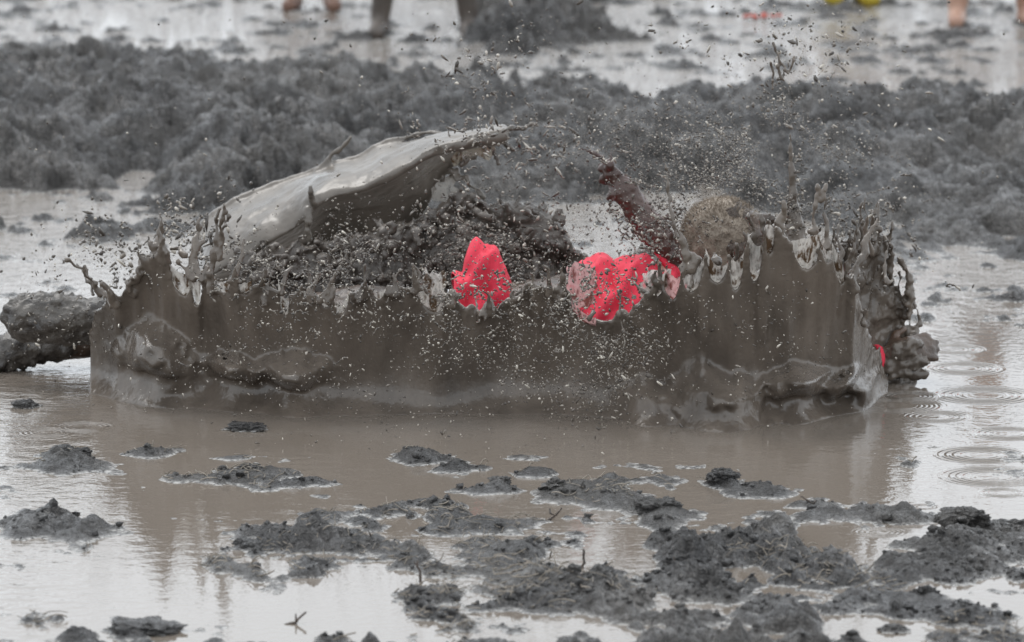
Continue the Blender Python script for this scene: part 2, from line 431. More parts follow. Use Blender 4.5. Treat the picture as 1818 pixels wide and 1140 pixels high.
for (px, py, r, lam, amp) in [(1742, 808, 72, 14, .0016), (1762, 846, 85, 13, .0009), (1712, 654, 60, 13, .0009), (1745, 702, 80, 14, .0010), (1612, 703, 45, 9, .0030),
                              (1560, 945, 40, 10, .0010), (1790, 770, 60, 12, .0008), (1640, 900, 24, 8, .0007), (1690, 620, 50, 12, .0007), (1660, 740, 55, 11, .0012),
                              (80, 768, 40, 10, .0012), (150, 758, 50, 10, .0010), (190, 840, 22, 8, .0010), (1780, 875, 40, 10, .0006), (1590, 720, 70, 9, .0012), (940, 800, 30, 9, .0004)]:
    c = at_z(px, py); s = K*(c[1]+CAM_D); RINGS.append((float(c[0]), float(c[1]), r*s, lam*s, amp))
M['water'] = mat_water()
tag(link('water', mesh_np('water', [(-S, -S, 0), (S, -S, 0), (S, S, 0), (-S, S, 0)], [(0, 1, 2, 3)]), M['water']), kind='structure')

# ------------------------------------------------------------------ the diver
def P(px, py, Y): return tuple(float(q) for q in at_y(px, py, Y))
def lerp_pts(pts, x): return np.interp(x, [p[0] for p in pts], [p[1] for p in pts])
per = empty('person', (0, .45, 0))
tag(per, 'mud-coated person in red shirt diving flat into the brown puddle behind the splash', 'person')
b = Soup()
pel = P(640, 590, .45); waist = P(800, 605, .45); chest = P(1010, 590, .45); shl = P(1130, 550, .45); neck = P(1205, 485, .45); head = P(1295, 425, .45)
b.chain([pel, waist, chest, shl], [.125, .125, .15, .125], 18)
for s in (-1, 1):
    b.chain([(chest[0], chest[1]+s*.06, chest[2]), (shl[0]+.01, shl[1]+s*.15, shl[2])], [.12, .075], 14)
    b.chain([(pel[0], pel[1]+s*.02, pel[2]), (pel[0]-.04, pel[1]+s*.09, pel[2])], [.11, .105], 14)
b.chain([shl, neck, (head[0]-.03, head[1], head[2]-.03)], [.09, .066, .062], 14)
# head: skull, brow, nose and jaw, face turned down and forward
hr = Matrix.Rotation(math.radians(-48), 3, 'Y')
b.ball(head, .1, (1.0, .80, 1.08), hr, 24, 16)
fw = hr @ Vector((1, 0, 0)); dn = hr @ Vector((0, 0, -1)); hv = Vector(head)
b.ball(hv+fw*.035+dn*.065, .06, (1, .9, 1), hr); b.ball(hv+fw*.055+dn*.10, .034, (1, 1.1, .8), hr)
b.chain([hv+fw*.088+dn*.005, hv+fw*.112+dn*.045], [.011, .016], 8)
b.ball(hv+fw*.08+dn*-.012, .03, (.6, 1.9, .5), hr)
b.ball(hv+fw*.085+dn*.078, .016, (.7, 1.6, .6), hr)
for s in (-1, 1):
    b.ball(hv+Vector((0, s*.082, 0))+dn*.02-fw*.005, .03, (.7, .3, 1.1), hr)
    b.ball(hv+Vector((0, s*.033, 0))+fw*.082+dn*.012, .013, nu=10, nv=7)
# near arm reaching ahead, ending in the muddy hand that breaks through the far side of the splash
el = P(1370, 625, .22); wr = P(1570, 640, .34)
b.chain([(shl[0]+.01, shl[1]-.16, shl[2]), el, wr], [.062, .05, .036], 14)
def hand(wp, tip, up, side):
    w = Vector(wp); d = (Vector(tip)-w); L = d.length; d.normalize(); u = (Vector(up)-d*d.dot(Vector(up))).normalized(); s = d.cross(u)*side
    b.chain([w, w+d*L*.28, w+d*L*.5], [.034, .042, .040], 12)
    for q, (k, ln) in enumerate(((-.027, .42), (-.009, .5), (.009, .47), (.026, .38))):
        r0 = w+d*L*.48+s*k; r1 = r0+d*L*ln*.45+s*k*.12+u*.006; r2 = r0+d*L*ln*.8+s*k*.2-u*.004; r3 = r0+d*L*ln+s*k*.2-u*.018
        b.chain([r0, r1, r2, r3], [.0115, .0105, .0095, .008], 8)
    r0 = w+d*L*.15-s*.03; b.chain([r0, r0+d*L*.2-s*.03, r0+d*L*.38-s*.038-u*.006], [.014, .012, .010], 8)
hand(wr, P(1668, 608, .36), (.3, -.7, .6), 1)
el2 = P(1350, 640, .80); wr2 = P(1490, 655, .88)
b.chain([(shl[0]+.01, shl[1]+.16, shl[2]), el2, wr2], [.062, .05, .036], 14)
hand(wr2, P(1590, 665, .9), (0, 0, 1), -1)
# legs: thighs behind the splash, shins coming out of it on the other side
knA = P(330, 590, .40); anA = P(120, 568, .36); knB = P(330, 610, .58); anB = P(95, 610, .56)
b.chain([(pel[0]-.04, pel[1]-.09, pel[2]), knA, P(220, 572, .38), anA], [.1, .066, .060, .046], 14)
b.chain([(pel[0]-.04, pel[1]+.09, pel[2]), knB, P(215, 590, .57), anB], [.1, .066, .060, .044], 14)
me = b.melt('body', .0065, 3); roughen(me, [(14, .006, 3), (50, .003, 2)], 3)
body = link('body', me, M['muddy_skin'], per)
me.materials.append(M['skin'])
Vb = get_v(me); cen = np.array([p.center for p in me.polygons]); nk = np.array(P(1192, 470, .37))
me.polygons.foreach_set('material_index', (np.linalg.norm((cen-nk)*np.array([1, .6, 1]), axis=1) < .045).astype(np.int32))

# boots, plastered with mud
def boot(points, radii, sole, seed):
    q = Soup(); q.chain(points, radii, 16)
    for (c, r, sc) in sole: q.ball(c, r, sc)
    rr = np.random.default_rng(seed)
    for k in range(60):
        w = rr.random(); i = min(int(w*(len(points)-1)), len(points)-2); f = w*(len(points)-1)-i
        c = np.array(points[i])*(1-f)+np.array(points[i+1])*f; d = rr.normal(size=3); d /= np.linalg.norm(d)
        q.ball(c+d*(radii[i]*(1-f)+radii[i+1]*f)*.92, .008+.014*rr.random(), (1, 1, 1), nu=8, nv=6)
    m = q.melt('boot', .006, 1); roughen(m, [(16, .016, 3), (60, .011, 3)], seed)
    return m
bt = link('boot', boot([P(185, 570, .38), P(120, 568, .36), P(72, 562, .34), P(40, 560, .33)], [.058, .062, .062, .052],
     [(P(40, 545, .33), .04, (.7, 1, 1)), (P(36, 578, .33), .034, (.7, 1, 1)), (P(80, 545, .34), .05, (1, 1, .7))], 5), M['boot'], per)
bt['label'] = 'mud-plastered boot with lumpy sole'
link('boot', boot([P(150, 592, .56), P(95, 605, .56), P(20, 625, .54), P(-60, 645, .52)], [.05, .052, .05, .036], [(P(-50, 640, .52), .045, (1, 1, .7))], 6), M['boot'], per)

# red shirt: a loose shell over the back, humped where it is thrown up, creased
def shirt_part(name, px0, px1, top, Yc, wy, seed, zlow=.1, fold=1., edge=0.):
    nu, nv = 130, 90; pxs = np.linspace(px0, px1, nu); th = np.linspace(-.05, math.pi*1.02, nv)
    ztop = np.array([P(x, lerp_pts(top, x), Yc)[2] for x in pxs]); X0 = at_y(pxs, np.full(nu, 500.), Yc)[:, 0]
    A = np.zeros((nu, nv, 3))
    for i in range(nu):
        A[i, :, 0] = X0[i]; A[i, :, 1] = Yc - np.cos(th)*wy*(.8+.2*np.sin((pxs[i]-px0)/(px1-px0)*math.pi))
        A[i, :, 2] = zlow + (ztop[i]-zlow)*np.sin(np.clip(th, 0, math.pi))**.75
    x, y, z = A[..., 0], A[..., 1], A[..., 2]
    cr = fold*1.7*(.009*(np.abs(np.sin(x*48+z*9+fbm(x*5, z*4, o=2, s=seed+1)*2))-.5) + .010*np.sin((x*38+z*26+fbm(x*6, z*6, o=2, s=seed)*3.5)) + .007*np.sin(x*75-z*55+fbm(x*9, z*9, o=2, s=seed+3)*4) + .006*fbm(x*30, z*18, y*18, o=3, s=seed+8))
    ny = -np.cos(th)[None, :]; nz = np.abs(np.sin(th))[None, :]
    A[..., 1] += ny*cr; A[..., 2] += nz*cr
    A[..., 0] += .010*fbm(z*14, y*14, x*6, o=2, s=seed+5)
    me = mesh_np(name, A.reshape(-1, 3), grid_faces(nu, nv))
    o = link(name, me, M['cloth'], per); m = o.modifiers.new('thick', 'SOLIDIFY'); m.thickness = .003; m.offset = -1
    return o
shirt_part('shirt_tail', 806, 912, [(806, 500), (815, 475), (828, 445), (845, 431), (865, 430), (885, 447), (897, 475), (905, 505), (912, 530)], .30, .09, 15, .05, .8)
shirt_part('shirt', 1000, 1222, [(1000, 500), (1020, 478), (1045, 460), (1075, 455), (1120, 459), (1160, 466), (1190, 472), (1210, 485), (1222, 500)], .40, .20, 25, .05, .7)
# sleeve cuff at the wrist of the reaching arm and the narrow collar edge that shows red beside the tongue of mud
q = Soup(); w = Vector(wr); e = Vector(el); d = (w-e).normalized()
q.tube([w-d*.034, w-d*.025, w-d*.016], [.039, .041, .039], 14); m = q.melt('sleeve_cuff', .005, 1); link('sleeve_cuff', m, M['cloth'], per)
q = Soup(); q.tube([P(1132, 400, .42), P(1160, 440, .42), P(1185, 470, .40), P(1212, 492, .38)], [.004, .007, .012, .014], 8)
link('collar', q.melt('collar', .003, 1), M['cloth'], per)
c = P(800, 522, -.11); tg = mesh_np('care_label', [(c[0]-.008, c[1], c[2]-.010), (c[0]+.007, c[1], c[2]-.012), (c[0]+.008, c[1]-.002, c[2]+.010), (c[0]-.007, c[1], c[2]+.011)], [(0, 1, 2, 3)])
o = link('care_label', tg, M['white'], per); o['label'] = 'small white care label on red shirt hem'; mm = o.modifiers.new('thick', 'SOLIDIFY'); mm.thickness = .002

# hair: cropped, caked with mud, each tuft a sliver standing off the scalp
hc = Soup(); hc.ball(hv-dn*.012-fw*.01, .104, (1.0, .84, 1.06), hr, 28, 18)
hm = hc.melt('hair', .006, 1); roughen(hm, [(30, .006, 3)], 9)
Vh = get_v(hm); Nh = get_n(hm); up = Vh[:, 2] > head[2]-.03; ids = np.where(up)[0]
hair = link('hair', hm, M['hair'], per)
tv, tf = [], []
for k in range(6500):
    i = ids[rng.integers(len(ids))]; p0 = Vh[i]+rng.normal(size=3)*.002; n = Nh[i]+rng.normal(size=3)*.45; n /= np.linalg.norm(n)
    L = .006+.010*rng.random(); s = np.cross(n, rng.normal(size=3)); s /= np.linalg.norm(s)+1e-9
    q0 = len(tv); tv += [p0-s*.0011, p0+s*.0011, p0+n*L]; tf.append((q0, q0+1, q0+2))
tuft = link('tufts', mesh_np('tufts', tv, tf), M['hair'], hair); tuft['kind'] = 'stuff'

# ------------------------------------------------------------------ the splash thrown up in front of the diver
BASE = [(150, 690), (200, 702), (300, 712), (450, 724), (600, 727), (750, 728), (880, 722), (980, 725), (1130, 737), (1300, 740), (1430, 735), (1520, 724), (1560, 705), (1585, 690)]
TOP = [(150, 600), (165, 560), (185, 528), (215, 515), (245, 480), (270, 452), (300, 455), (330, 480), (380, 492), (420, 497), (480, 507), (540, 520), (600, 528), (660, 515), (740, 505), (765, 520), (800, 530), (850, 548),
       (890, 540), (930, 515), (985, 512), (1030, 545), (1085, 572), (1118, 566), (1150, 515), (1175, 490), (1210, 478), (1240, 458), (1290, 455), (1325, 440), (1355, 410), (1375, 400), (1400, 415), (1430, 424), (1460, 428), (1490, 448), (1515, 510), (1545, 600), (1575, 660), (1585, 680)]
BULGE = [(262, 555, 648, 56, .15, .7), (300, 615, 668, 34, .05, .7), (410, 622, 664, 36, .13, .8), (520, 618, 672, 48, .15, .7), (1150, 665, 722, 44, .08, .1), (1275, 628, 722, 80, .15, .0), (1418, 632, 690, 44, .16, .6), (1498, 655, 688, 30, .13, .9), (1545, 655, 696, 22, .11, .5)]
LEAN = .10
def splash_pt(px, t, jag=0.):
    px = np.asarray(px, float); t = np.asarray(t, float)
    yb = at_z(px, lerp_pts(BASE, px))[..., 1]
    H = at_y(px, lerp_pts(TOP, px)-jag, yb-LEAN*.8)[..., 2]
    z = -.04 + (H+.04)*t; zz = np.clip(z, 0, 1)
    X = (px-909)*K*(yb+CAM_D)
    y = yb - LEAN*(zz/.33)**1.25 - .095*np.exp(-zz/.026)*(.75+.5*fbm(X*4, X*0, o=2, s=86))
    wob = fbm(X*30, z*30, o=3, s=81)
    for (bx, ytop, ymid, rx, dep, und) in BULGE:     # mounds that slope out of the wall and tuck in under themselves
        yl = at_z(bx, lerp_pts(BASE, bx))[1]-.05; zt = at_y(bx, ytop, yl)[2]; zm = at_y(bx, ymid, yl-dep)[2]; xc = (bx-909)*K*12; zm = zm+.014*min(1, und*2)*fbm(X*13+bx, X*0+3, o=2, s=84)
        dx = np.abs((X-xc)/(rx*K*12))*(1+.25*wob); zt_ = zt-.02*wob+.05*fbm(X*9+bx, X*0, o=2, s=83)
        zt_ = zm+np.maximum(zt_-zm, .012)*np.exp(-dx**2*.8); up = np.clip((zt_-z)/(zt_-zm), 0, 1); up = up*up*(3-2*up); up = np.where(z < zm, 1-np.clip((zm-z)/.05, 0, 1)**2*und, up)
        y = y - dep*up*np.exp(-dx**2.4)*(1+.18*wob)
    y = y + 0.034*fbm(X*6, z*2.0, o=3, s=71, rot=False)*np.clip(z/.05, .2, 1) + .016*fbm(X*34, z*4, o=2, s=73, rot=False)*np.clip(z/.25, 0, 1)**1.5
    return np.stack([X, y, z], -1)
NU = 760
pxs = np.linspace(150, 1585, NU); jag = np.zeros(NU)
fr = np.random.default_rng(3)
for k in range(55):
    c = fr.uniform(165, 1570); w = fr.uniform(5, 20); hgt = fr.uniform(3, 46)*fr.random()*(.35 if 620 < c < 1150 else 1)
    jag += hgt*np.clip(1-np.abs(pxs-c)/w, 0, 1)**1.3
jag += 12*vnoise(pxs*.035, pxs*0, s=8)+7*vnoise(pxs*.11, pxs*0, s=9)
NOTCH = [(318, 22, 52), (346, 9, 62), (393, 15, 24), (432, 13, 24), (470, 9, 20), (503, 8, 50), (546, 10, 20), (575, 11, 22), (605, 13, 30), (672, 12, 16), (732, 9, 14), (766, 22, 34), (985, 18, 16), (1036, 20, 18), (1168, 18, 28), (1196, 14, 48), (1232, 20, 52), (1274, 19, 44), (1308, 13, 66), (1342, 13, 74), (1366, 8, 44), (1430, 24, 50), (1468, 12, 26), (1492, 13, 44)]
for (c, hw, dp) in NOTCH: jag = jag*(1-np.clip(1-((pxs-c)/hw)**2, 0, 1)**.5) - dp*np.clip(1-((pxs-c)/hw)**2, 0, 1)**.5
jag = np.maximum(jag, -90)
tt = np.concatenate([np.linspace(0, .15, 12), np.linspace(.17, 1, 60)])
PXG, TG = np.meshgrid(pxs, tt, indexing='ij')
A = splash_pt(PXG, TG, jag[:, None]); B = A.copy(); B[..., 1] += (.055-.040*TG)
sp = Soup(); sp.slab(A, B)
films = []                        # thin skins of muddy water stretched between the fingers along the lip
def film_strip(c, hw, dp):
    n = max(8, int(hw*2/1.5)); u = np.linspace(-1.12, 1.12, n); xs = c+u*hw; yb = at_z(xs, lerp_pts(BASE, xs))[:, 1]
    sag = fr.uniform(-.1, .45)*dp; tp = lerp_pts(TOP, xs)+sag*(1-u*u)+3*vnoise(xs*.15, xs*0, s=35)+fr.uniform(-.3, .3)*dp*u; bt_ = lerp_pts(TOP, xs)+dp+9
    bul = fr.uniform(.004, .014); T = np.linspace(0, 1, 12)
    def wy_(py): return yb-LEAN*(np.clip(at_y(xs, py, yb-.07)[:, 2], 0, 1)/.33)**1.25
    rows = [at_y(xs, bt_*(1-t)+tp*t, wy_(bt_*(1-t)+tp*t)+.014+.03*max(0, 1-t*3)-bul*math.sin(t*math.pi)*np.clip(1-u*u, 0, 1)+.008*vnoise(xs*.12, xs*0+t*3, s=37)) for t in T]
    films.append((mesh_np('film', np.stack(rows, 1).reshape(-1, 3), grid_faces(n, 12)), 1 if c in (1036, 1196) else 0))
for a in NOTCH: film_strip(*a)
def film_patch(x0, x1, y0, y1, Y, kd, seed):     # a larger torn skin hanging in front of the shirt
    u, v = np.meshgrid(np.linspace(-1, 1, 26), np.linspace(-1, 1, 26), indexing='ij')
    x = (x0+x1)/2+u*(x1-x0)/2*(1+.22*vnoise(v*2.3, v*0, s=seed)); y = (y0+y1)/2-v*(y1-y0)/2*(1+.28*vnoise(u*2.6, u*0, s=seed+1))
    A = at_y(x, y, Y+.03*(u*u+v*v)*.5+.012*fbm(u*2, v*2, o=2, s=seed+2)); films.append((mesh_np('film', A.reshape(-1, 3), grid_faces(26, 26)), kd))
film_patch(1008, 1056, 474, 542, .02, 1, 5); film_patch(1140, 1192, 482, 530, .0, 0, 9); film_patch(748, 792, 480, 528, -.08, 0, 15)
def strand(p0, p1, r0, r1, kink, soup, seed, beads=.10):
    rr = np.random.default_rng(seed); n = max(4, int((Vector(p1)-Vector(p0)).length/.018)); pts = []; rad = []
    off = np.zeros(3)
    for k in range(n+1):
        f = k/n; off = off*.75+rr.normal(size=3)*kink*(1 if k else 0)
        pts.append(Vector(p0)*(1-f)+Vector(p1)*f+Vector(off)); rad.append((r0*(1-f)**.8+r1*(1-(1-f)**.8))*(1+.10*rr.normal()))
    rad = [max(q, .0026) for q in rad]
    soup.tube(pts, rad, 7)
    for p, r in zip(pts[1:], rad[1:]):
        if rr.random() < beads: soup.ball(p+Vector(rr.normal(size=3))*r*.7, min(r*(1.2+rr.random()*.6), .010), nu=8, nv=6)
    return pts
STR = [(392, 440, 396, 366, 9, 4), (372, 500, 392, 372, 9, 4), (352, 470, 350, 385, 9, 4), (300, 470, 268, 420, 8, 4), (335, 470, 356, 430, 10, 5), (330, 430, 300, 436, 8, 6), (415, 480, 432, 420, 9, 4), (470, 520, 492, 455, 7, 3), (545, 510, 550, 465, 6, 3), (575, 505, 600, 470, 6, 3),
       (210, 520, 180, 500, 10, 6), (200, 520, 168, 490, 8, 5), (180, 500, 150, 470, 6, 4), (165, 500, 135, 462, 5, 3), (232, 500, 262, 452, 12, 6), (262, 460, 252, 440, 8, 4),
       (1345, 450, 1330, 350, 7, 3), (1362, 410, 1352, 372, 8, 4), (1440, 440, 1455, 330, 8, 4), (1470, 440, 1466, 350, 8, 4), (1455, 335, 1466, 320, 6, 5), (1486, 450, 1490, 372, 7, 4),
       (1500, 470, 1540, 352, 7, 4), (1512, 470, 1552, 390, 12, 4), (1548, 430, 1536, 345, 7, 4), (1575, 480, 1580, 420, 7, 3), (1245, 470, 1205, 390, 7, 3), (1205, 400, 1180, 285, 5, 3), (985, 510, 1010, 440, 6, 3), (760, 500, 735, 470, 7, 5), (700, 505, 712, 475, 6, 4), (640, 515, 650, 480, 6, 4), (850, 550, 842, 520, 6, 4), (945, 510, 935, 480, 6, 4),
       (1110, 575, 1100, 470, 4, 3), (1146, 520, 1120, 470, 7, 4), (1285, 470, 1300, 445, 6, 4)]
for k, (x0, y0, x1, y1, r0, r1) in enumerate(STR):
    yb = float(at_z(x0, lerp_pts(BASE, x0))[1])-LEAN*.9
    strand(P(x0, y0+25, yb), P(x1, y1, yb+fr.uniform(-.05, .08)), r0*K*12*.8, r1*K*12*.7, .004, sp, 100+k)
for k in range(42):               # short fingers all along the lip
    x0 = fr.uniform(175, 1560); y0 = lerp_pts(TOP, x0); yb = float(at_z(x0, lerp_pts(BASE, x0))[1])-LEAN*.95
    L = (8+62*fr.random()**2)*(.6 if 620 < x0 < 1150 else 1)
    strand(P(x0, y0+15, yb), P(x0+(10 if x0 < 620 else 0)+fr.normal()*8, y0-L, yb+fr.uniform(-.04, .03)), fr.uniform(5, 12)*K*12, 2.4*K*12, .0045, sp, 300+k)
for k in range(45):              # blobs and crumbs stuck to the lip
    x0 = fr.uniform(175, 1560); y0 = lerp_pts(TOP, x0)+fr.normal()*12; yb = float(at_z(x0, lerp_pts(BASE, x0))[1])-LEAN*.95
    sp.ball(P(x0, y0, yb-.01), fr.uniform(.004, .008), (1, 1, .6+fr.random()), nu=8, nv=6)
# right-hand flank of the crown, torn and crumbly, running back behind the lip
FT = [(1455, 470), (1480, 470), (1505, 455), (1530, 440), (1550, 428), (1570, 462), (1590, 500), (1605, 545), (1618, 585), (1628, 620), (1634, 655)]
pf = np.linspace(1455, 1634, 110); fj = np.zeros(110)
for k in range(26):
    c = fr.uniform(1460, 1625); fj += fr.uniform(8, 40)*np.clip(1-np.abs(pf-c)/fr.uniform(3, 7), 0, 1)
yf = np.interp(pf, [1455, 1634], [.16, .44]); tf_ = np.linspace(0, 1, 60); G, T = np.meshgrid(np.arange(110), tf_, indexing='ij')
Hf = at_y(pf, lerp_pts(FT, pf)-fj, yf)[:, 2]; Z = -.04+(Hf[G]+.04)*T
A = np.stack([(pf[G]-909)*K*(yf[G]+12)-.05*(1-T)*(G/109.), yf[G]-.05*np.exp(-np.clip(Z, 0, 1)/.03), Z], -1)
A[..., 1] += .03*fbm(A[..., 0]*22, A[..., 2]*22, o=4, s=91); B = A.copy(); B[..., 1] += .035
sp.slab(A, B)
for k in range(16):
    x0 = fr.uniform(1500, 1625); y0 = lerp_pts(FT, x0); yb = float(np.interp(x0, [1455, 1634], [.16, .44]))
    strand(P(x0, y0+20, yb), P(x0+fr.uniform(-6, 16), y0-fr.uniform(20, 75), yb+fr.normal()*.03), fr.uniform(4, 9)*K*12, 3.2*K*12, .005, sp, 500+k, .5)
strand(P(1612, 560, .36), P(1618, 520, .36), .012, .007, .004, sp, 601); strand(P(1618, 525, .36), P(1598, 462, .36), .008, .005, .004, sp, 602); strand(P(1600, 540, .36), P(1606, 520, .36), .006, .005, .003, sp, 603)
sp.tube([P(1412, 470, .02), P(1411, 410, .02), P(1409, 370, .02), P(1407, 330, .02), P(1404, 280, .02), P(1403, 235, .02)], [.040, .026, .016, .010, .006, .004], 12)
for k in range(80):              # mud caked round the reaching hand
    p = Vector(P(1575, 640, .33)).lerp(Vector(P(1636, 628, .34)), fr.random()); sp.ball(p+Vector((0, -.02, fr.uniform(-.05, .035))), fr.uniform(.006, .017), (1.5, 1, .8), nu=10, nv=7)
spl = empty('mud_splash', (0, 0, 0))
tag(spl, 'long brown wall of splashing mud with ragged fingers in front of the diver', 'mud splash')
me = sp.melt('curtain', .0046, 2)
def lipmask(Vv):
    px, py = to_px(Vv); return np.clip(((lerp_pts(TOP, np.clip(px, 150, 1585))+70)-py)/70, 0.08, 1)*(1+1.6*np.clip((px-1575)/20, 0, 1))
roughen(me, [(60, .0045, 3), (20, .004, 2)], 12, lipmask)
link('curtain', me, M['splash'], spl)
for me, kd in films: link('film', me, M['pink_film' if kd else 'film'], spl)

# the tongue of red-brown mud flung up off the diver's collar
tg = Soup(); pts = [P(1215, 480, .42), P(1190, 445, .42), P(1160, 410, .43), P(1130, 370, .44), P(1105, 335, .45), P(1085, 305, .45), P(1074, 285, .45)]
tg.tube(pts, [.030, .034, .040, .036, .032, .022, .010], 12)
strand(P(1085, 308, .45), P(1068, 292, .45), .010, .006, .003, tg, 701); strand(P(1078, 292, .45), P(1035, 262, .46), .009, .004, .004, tg, 702); strand(P(1085, 285, .45), P(1082, 268, .45), .006, .004, .003, tg, 703); strand(P(1175, 400, .45), P(1190, 380, .45), .008, .004, .003, tg, 704)
for k in range(30):
    w = fr.random()*5.4; i = int(w); p = Vector(pts[i]).lerp(Vector(pts[i+1]), w-i); tg.ball(p+Vector(fr.normal(size=3))*.018, .007+.007*fr.random(), nu=8, nv=6)
me = tg.melt('mud_tongue', .0045, 2); roughen(me, [(30, .010, 3), (80, .004, 2)], 44)
tag(link('mud_tongue', me, M['tongue']), 'dark red-brown tongue of mud flung up beside the diver\'s head', 'mud splash')

# far side of the splash: crumbly heap behind the diver, and the smooth sheet that sweeps up off it
RT = [(400, 500), (430, 470), (480, 445), (540, 440), (580, 432), (640, 425), (700, 412), (760, 385), (800, 364), (850, 365), (900, 372), (950, 378), (985, 392), (1005, 420), (1030, 455), (1080, 480), (1130, 470), (1165, 440), (1200, 420), (1240, 450), (1290, 480), (1340, 500)]
rs = Soup(); nr = 420; pr = np.linspace(400, 1340, nr); rj = np.zeros(nr)
for k in range(70): rj += fr.uniform(2, 12)*np.clip(1-np.abs(pr-fr.uniform(410, 1330))/fr.uniform(4, 12), 0, 1)
rt_ = np.linspace(0, 1, 60); G, T = np.meshgrid(np.arange(nr), rt_, indexing='ij'); Hr = at_y(pr, lerp_pts(RT, pr)-rj, .82)[:, 2]
Z = -.04+(Hr[G]+.04)*T
A = np.stack([(pr[G]-909)*K*12.8, .82-.10*np.clip(1-T, 0, 1)+.05*fbm(pr[G]*.02, Z*9, o=4, s=95), Z], -1); B = A.copy(); B[..., 1] += .05
rs.slab(A, B)
for k in range(80):
    x0 = fr.uniform(420, 1320); y0 = lerp_pts(RT, x0); strand(P(x0, y0+15, .82), P(x0+fr.normal()*10, y0-fr.uniform(4, 22), .82+fr.normal()*.03), fr.uniform(5, 9)*K*12.8, 3*K*12.8, .004, rs, 800+k, .2)
for k in range(260):
    x0 = fr.uniform(420, 1330); y0 = lerp_pts(RT, x0)+fr.uniform(0, 130)
    q = Vector(P(x0, y0, .76-fr.random()*.05)); rs.tube([q, q+Vector(fr.normal(size=3))*.012, q+Vector(fr.normal(size=3))*.014], [.010, .008, .006], 6)
me = rs.melt('back_splash', .006, 1); roughen(me, [(24, .022, 4), (95, .007, 3)], 77)
tag(link('back_splash', me, M['rough_splash']), 'crumbly dark spray of mud rising behind the red shirt', 'mud splash')

def curve(pts, n):
    p = np.array(pts, float); d = np.r_[0, np.cumsum(np.hypot(np.diff(p[:, 0]), np.diff(p[:, 1])))]; s = np.linspace(0, d[-1], n)
    return np.interp(s, d, p[:, 0]), np.interp(s, d, p[:, 1])
def sm(a, k=9): return np.convolve(np.pad(a, k//2, 'edge'), np.ones(k)/k, 'valid')
NS = 150
ux, uy = curve([(345, 460), (352, 420), (372, 385), (430, 352), (500, 322), (560, 300), (590, 288), (640, 282), (660, 262), (690, 250), (722, 246), (745, 236), (780, 234), (830, 243), (865, 238), (902, 233)], NS)
fx, fy = curve([(350, 500), (410, 470), (470, 432), (530, 400), (560, 362), (590, 347), (640, 340), (700, 315), (750, 285), (800, 262), (850, 245), (904, 236)], NS)
lx, ly = curve([(356, 510), (420, 490), (490, 455), (545, 440), (575, 430), (640, 420), (700, 410), (740, 395), (765, 365), (770, 335), (800, 300), (845, 268), (905, 240)], NS)
for a in (ux, uy, fx, fy, lx, ly): a[:] = sm(a)
t1 = np.linspace(0, 1, 34); t2 = np.linspace(0, 1, 26)[1:]; rows = []
for t in t1:
    rows.append(at_y(ux*(1-t)+fx*t, uy*(1-t)+fy*t, 1.14-.26*math.sin(t*math.pi/2)**1.0))
for t in t2:
    rows.append(at_y(fx*(1-t)+lx*t, fy*(1-t)+ly*t, .88+.20*(1-(1-t)**2)))
A = np.stack(rows, 1); s_ = np.linspace(0, 1, NS)[:, None]; tq = np.linspace(0, 1, A.shape[1])[None, :]
fold = .045*np.clip(np.sin((tq*2.6+s_*.8)*2*math.pi), -1, 1)*np.clip((s_-.45)*4, 0, 1)*np.clip((.55-tq)*4, 0, 1) + .012*fbm(s_*7+tq*0, tq*3+s_*0, o=2, s=55)
A[..., 1] += fold; A[..., 2] += fold*.3
gn = np.cross(np.gradient(A, axis=0), np.gradient(A, axis=1)); gn /= np.linalg.norm(gn, axis=-1, keepdims=True)+1e-9
B = A + gn*.016*(1 if gn[..., 1].mean() > 0 else -1)
ss = Soup(); ss.slab(A, B)
for pth, r in (((ux, uy), .009), ((fx, fy), .006)):
    yy = 1.14 if pth[0] is ux else .885
    k = range(6, NS, 3); ss.tube([P(pth[0][i], pth[1][i], yy) for i in k], [r*(.7+.5*fr.random()) for _ in k], 8)
strand(P(560, 305, 1.13), P(600, 270, 1.13), .012, .008, .004, ss, 901); strand(P(598, 272, 1.13), P(625, 240, 1.12), .008, .006, .004, ss, 902); strand(P(590, 290, 1.12), P(598, 305, 1.1), .006, .004, .004, ss, 903)
strand(P(560, 362, .88), P(545, 330, .87), .006, .004, .003, ss, 904); strand(P(548, 370, .88), P(545, 395, .87), .009, .007, .004, ss, 905); strand(P(546, 392, .87), P(552, 430, .88), .008, .008, .004, ss, 906)
strand(P(770, 235, 1.13), P(900, 236, 1.0), .009, .006, .005, ss, 907, .6); strand(P(880, 240, .95), P(960, 228, .95), .007, .004, .006, ss, 908, .5); strand(P(890, 250, .95), P(915, 262, .95), .006, .004, .004, ss, 909)
strand(P(795, 300, .96), P(830, 330, .95), .008, .007, .005, ss, 910); strand(P(828, 328, .95), P(862, 355, .93), .009, .010, .005, ss, 911); strand(P(800, 300, .96), P(812, 320, .95), .007, .005, .004, ss, 912); strand(P(780, 322, .97), P(800, 312, .96), .006, .005, .004, ss, 913)
strand(P(815, 295, .95), P(850, 275, .95), .006, .004, .004, ss, 914); strand(P(850, 250, .95), P(880, 285, .95), .006, .004, .005, ss, 915)
sail = empty('mud_sheet', (-.4, .9, .05))
tag(sail, 'smooth grey-brown sheet of mud sweeping up behind the splash, curling to a tip', 'mud splash')
me = ss.melt('sheet', .0055, 3); roughen(me, [(7, .010, 3), (40, .0022, 2)], 66); link('sheet', me, M['sail'], sail)
